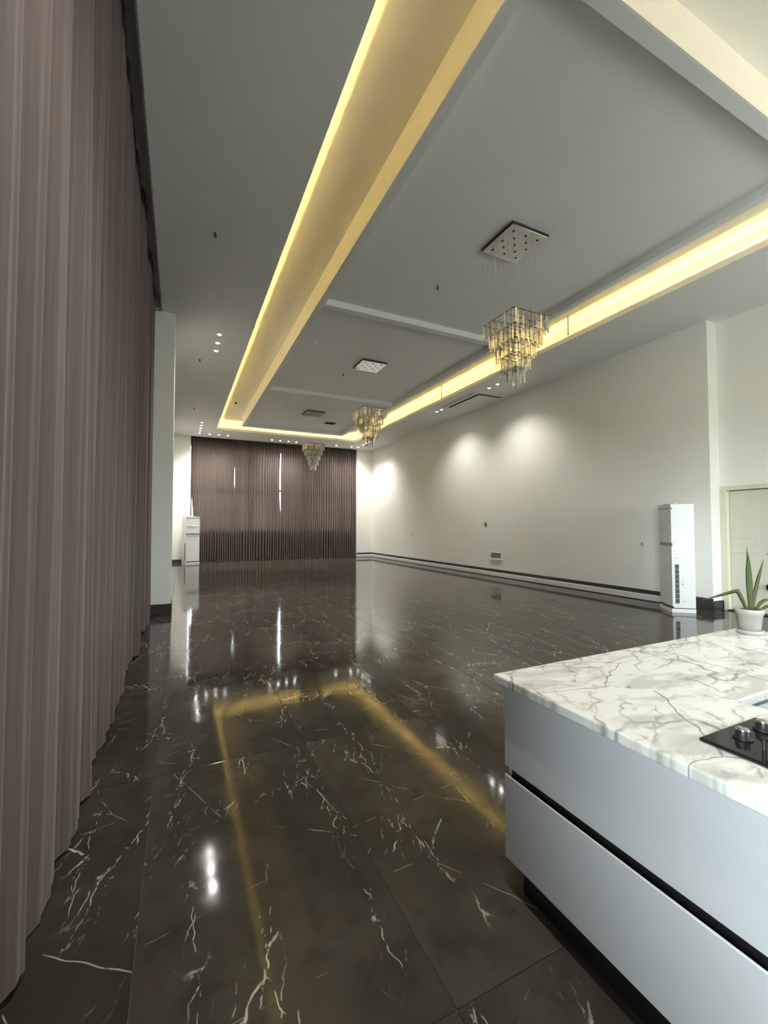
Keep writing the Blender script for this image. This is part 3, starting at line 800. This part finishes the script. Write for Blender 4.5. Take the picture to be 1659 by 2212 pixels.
tag(ac2, 'tall white standing air conditioner in the far left corner before the curtains', 'air conditioner', 'standing air conditioners')
def ac_top_items(base, rz, wh, which):  # small unidentified items on the units; their shapes are guesses
    bm = bmesh.new(); lathe(bm, [(0.0001, 0.055), (0.012, 0.052), (0.018, 0.03), (0.045, 0.012), (0.05, 0.0)], 16)
    o = mesh_obj('white_cap', bm, M_white, None, True); o.location = (base[0] + wh[0][0], base[1] + wh[0][1], 1.85)
    tag(o, 'small white bell-shaped cap lying on top of the ' + which, 'cap')
    bm = bmesh.new(); add_box(bm, -0.08, 0.08, -0.03, 0.03, 0, 0.018, 0.006, 2)
    o = mesh_obj('flat_item', bm, M_ceramic if which.startswith('far') else plain('pale_green_plastic', (0.36, 0.40, 0.22), 0.5), None, False); o.location = (base[0] + wh[1][0], base[1] + wh[1][1], 1.85); o.rotation_euler = (0, 0, rz)
    tag(o, 'flat pale remote lying on top of the ' + which, 'item')
ac_top_items((7.925, 4.60), 0.9, ((0.03, 0.02), (-0.02, 0.13)), 'near air conditioner by the door')
ac_top_items((0.375, 18.52), 0.3, ((-0.03, -0.02), (0.13, 0.04)), 'far air conditioner in the corner')

# ================================================================ KITCHEN PENINSULA
CT, CB = 0.857, 0.822
SX0, SX1, SY1, SYI = 1.185, 1.784, 1.425, 0.838
XE, YE = 3.09, -0.75
wt = tag(empty('worktop', (SX0, SY1, CT)), 'L-shaped white marble worktop with grey veins and a mitred corner', 'worktop')
def slab(poly, mat):
    bm = bmesh.new(); prism(bm, [(x - SX0, y - SY1) for x, y in poly], CB - CT, 0)
    es = [e for e in bm.edges if all(abs(v.co.z) < 1e-6 for v in e.verts) or all(abs(v.co.z - (CB - CT)) < 1e-6 for v in e.verts)]
    es = [e for e in es if abs(e.verts[0].co.x - e.verts[1].co.x) < 1e-4 or abs(e.verts[0].co.y - e.verts[1].co.y) < 1e-4]
    bmesh.ops.bevel(bm, geom=es, offset=0.006, segments=3, affect='EDGES', profile=0.5)
    o = mesh_obj('marble_slab', bm, mat, wt); return o
j = 0.0006
slab([(SX0, SY1 - j), (SX0, YE), (SX1, YE), (SX1, SYI - j)], M_marb1)
slab([(SX0 + j, SY1), (SX1 + j, SYI), (XE, SYI), (XE, SY1)], M_marb2)
M_edge_highlight = plain('edge_highlight_paint', (0.90, 0.90, 0.90), 0.3, var=0.01)
FX = 1.215                      # drawer fronts, hall side
def drawer_cabinet(y0, y1, label):
    r = tag(empty('drawer_cabinet', (FX, (y0 + y1) / 2, 0)), label, 'cabinet', 'drawer cabinets under the worktop')
    h = (y1 - y0) / 2
    box('carcass', 0.022, 0.54, -h + 0.002, h - 0.018, 0.127, CB - 0.002, M_chan, r)
    box('end_panel', 0.0195, 0.545, h - 0.018, h - 0.002, 0.127, CB - 0.002, M_cab, r)
    box('drawer_front', 0.0, 0.019, -h + 0.0015, h, 0.493, CB - 0.008, M_cab, r, 0.0015, 2)
    d = box('drawer_front', 0.0, 0.010, -h + 0.0015, h, 0.127, 0.455, M_cab, r, 0.0015, 2)
    box('painted_edge_highlight', 0.0002, 0.0045, -h + 0.002, h - 0.0005, 0.4535, 0.458, M_edge_highlight, d)  # highlight along the drawer's top edge, painted as a white strip
    box('grip_channel', 0.0215, 0.0225, -h + 0.002, h - 0.019, 0.44, 0.51, M_chan, r)
    return r
drawer_cabinet(0.42, 1.395, 'pale grey handleless drawer cabinet at the corner of the peninsula')
drawer_cabinet(-0.70, 0.418, 'pale grey handleless drawer cabinet nearest to the viewer under the hob')
tag(box('toe_kick', 1.262, 1.70, -0.70, 1.345, 0, 0.126, M_toe, bevel=0.002), 'black recessed toe kick below the drawer cabinets', 'plinth')
r = tag(empty('corner_cabinet', (1.784, 0.87, 0)), 'pale grey cabinet on the inner side of the worktop corner', 'cabinet')
box('carcass', 0.0, 1.27, 0.03, 0.525, 0.10, CB - 0.002, M_chan, r)
box('drawer_front', 0.01, 0.60, 0.0, 0.019, 0.489, CB - 0.035, M_cab, r, 0.0015)
box('drawer_front', 0.603, 1.27, 0.0, 0.019, 0.489, CB - 0.035, M_cab, r, 0.0015)
box('drawer_front', 0.01, 0.60, 0.0, 0.019, 0.127, 0.458, M_cab, r, 0.0015)
box('drawer_front', 0.603, 1.27, 0.0, 0.019, 0.127, 0.458, M_cab, r, 0.0015)
box('back_panel', 0.0, 1.29, 0.525, 0.54, 0.10, CB - 0.002, M_cab, r)
box('end_panel', 1.271, 1.289, 0.0, 0.524, 0.0, CB - 0.002, M_cab, r)
tag(box('toe_kick', 1.72, 3.05, 0.94, 1.345, 0, 0.099, M_toe), 'black recessed toe kick below the inner cabinets', 'plinth')

# gas hob
hob = tag(empty('gas_hob', (1.347, 0.733, CT)), 'narrow black glass gas hob with chrome-topped knobs set in the worktop', 'hob')
bm = bmesh.new(); add_box(bm, 0, 0.305, -0.51, 0, 0.0, 0.010, 0.006, 3); mesh_obj('glass_plate', bm, M_hob, hob)
def knob(x, y):
    bm = bmesh.new(); lathe(bm, [(0.0001, 0.0105), (0.024, 0.0105), (0.024, 0.014), (0.019, 0.016), (0.017, 0.034), (0.016, 0.036)], 28)
    k = mesh_obj('knob', bm, M_black, hob, True); k.location = (x, y, 0)
    bm = bmesh.new(); lathe(bm, [(0.0001, 0.039), (0.0135, 0.039), (0.0165, 0.0365), (0.0165, 0.035)], 28); mesh_obj('chrome_cap', bm, M_chrome, k, True)
    bm = bmesh.new(); add_box(bm, -0.003, 0.003, -0.019, -0.012, 0.016, 0.036, 0.001); mesh_obj('pointer_rib', bm, M_chrome, k)
knob(0.105, -0.060); knob(0.215, -0.060)
for y in (-0.19, -0.39):
    bm = bmesh.new(); lathe(bm, [(0.0001, 0.030), (0.03, 0.030), (0.033, 0.024), (0.045, 0.022), (0.05, 0.010)], 24); o = mesh_obj('burner', bm, M_black, hob, True); o.location = (0.152, y, 0)
    for k in range(4):
        a = PI / 4 + k * PI / 2; ca, sa = math.cos(a), math.sin(a); bm = bmesh.new()
        add_cyl(bm, (0.10 * ca, 0.10 * sa, 0.010), (0.10 * ca, 0.10 * sa, 0.042), 0.005, seg=8); add_cyl(bm, (0.105 * ca, 0.105 * sa, 0.042), (0.03 * ca, 0.03 * sa, 0.042), 0.005, seg=8)
        o = mesh_obj('pan_support', bm, M_black, hob); o.location = (0.152, y, 0)

# potted plant
PXc, PYc = 2.950, 1.320
pot = tag(empty('potted_plant', (PXc, PYc, CT)), 'strap-leaved green plant in a white pot on the worktop corner', 'plant')
bm = bmesh.new(); lathe(bm, [(0.0001, 0.003), (0.050, 0.0), (0.060, 0.004), (0.063, 0.024), (0.058, 0.024), (0.054, 0.012), (0.0001, 0.010)], 40); mesh_obj('saucer', bm, M_ceramic, pot, True)
bm = bmesh.new(); lathe(bm, [(0.0001, 0.013), (0.044, 0.013), (0.049, 0.018), (0.062, 0.110), (0.066, 0.112), (0.069, 0.140), (0.066, 0.143), (0.062, 0.140), (0.058, 0.120), (0.0001, 0.118)], 40); mesh_obj('pot', bm, M_ceramic, pot, True)
bm = bmesh.new(); lathe(bm, [(0.0001, 0.138), (0.03, 0.134), (0.060, 0.126)], 30)
for v in bm.verts: v.co.z += rnd.uniform(-.004, .005)
mesh_obj('soil', bm, M_soil, pot, True)
RT = Vector((math.cos(math.radians(25.5)), -math.sin(math.radians(25.5)), 0)); FWD = Vector((RT.y * -1, RT.x, 0))
def leafm(pts, wid, mat, name='leaf'):
    """pts: (right, up, away) offsets from the pot base in metres"""
    P = [RT * a + Vector((0, 0, b)) + FWD * c for a, b, c in pts]
    # Catmull-Rom resample
    Q = []
    PP = [P[0] * 2 - P[1]] + P + [P[-1] * 2 - P[-2]]
    for i in range(1, len(PP) - 2):
        for k in range(6):
            t = k / 6; p0, p1, p2, p3 = PP[i - 1:i + 3]
            Q.append(0.5 * ((2 * p1) + (p2 - p0) * t + (2 * p0 - 5 * p1 + 4 * p2 - p3) * t * t + (3 * p1 - p0 - 3 * p2 + p3) * t ** 3))
    Q.append(P[-1])
    bm = bmesh.new(); rows = []
    n = len(Q)
    for i, q in enumerate(Q):
        t = i / (n - 1)
        tan = (Q[min(n - 1, i + 1)] - Q[max(0, i - 1)]).normalized()
        side = tan.cross(FWD).normalized()
        side = (side + FWD * 0.25).normalized()
        nm = side.cross(tan).normalized()
        ww = wid * (0.75 + 0.5 * math.sin(PI * min(1, t * 1.1))) * (1 - max(0, (t - 0.72) / 0.28) ** 1.8) + 0.0006
        th = 0.0022
        rows.append([bm.verts.new(q + side * ww), bm.verts.new(q - nm * th), bm.verts.new(q - side * ww), bm.verts.new(q + nm * th * 0.6)])
    for a, b in zip(rows, rows[1:]):
        for k in range(4): bm.faces.new((a[k], a[(k + 1) % 4], b[(k + 1) % 4], b[k]))
    bm.faces.new(rows[0]); bm.faces.new(rows[-1][::-1])
    return mesh_obj(name, bm, mat, pot, True)
K = 0.00262
def px(pl, z=0.0): return [((x - 1619) * K * 0.80, (1366 - y) * K, z * (i / max(1, len(pl) - 1))) for i, (x, y) in enumerate(pl)]
leafm(px([(1614, 1318), (1604, 1298), (1592, 1278), (1585, 1274), (1560, 1279), (1528, 1286), (1494, 1294)], 0.0), 0.0085, M_leaf)
leafm(px([(1625, 1322), (1626, 1290), (1626, 1250), (1624, 1215), (1622, 1178)], 0.01), 0.0095, M_leaf)
leafm(px([(1622, 1322), (1618, 1285), (1615, 1240), (1616, 1212), (1620, 1198)], -0.01), 0.0062, M_leaf)
leafm(px([(1629, 1322), (1636, 1290), (1646, 1262), (1656, 1240), (1672, 1205)], 0.02), 0.0075, M_leaf)
leafm(px([(1630, 1322), (1632, 1300), (1634, 1280), (1633, 1262)], 0.01), 0.0045, M_leaf)
leafm(px([(1634, 1320), (1646, 1306), (1662, 1296), (1690, 1290)], 0.01), 0.0065, M_leaf)
leafm(px([(1636, 1322), (1650, 1314), (1668, 1305), (1695, 1304)], -0.02), 0.0055, M_leaf)
leafm(px([(1600, 1319), (1612, 1314), (1628, 1317), (1640, 1321)], 0.0), 0.006, M_leafd, 'dry_leaf')
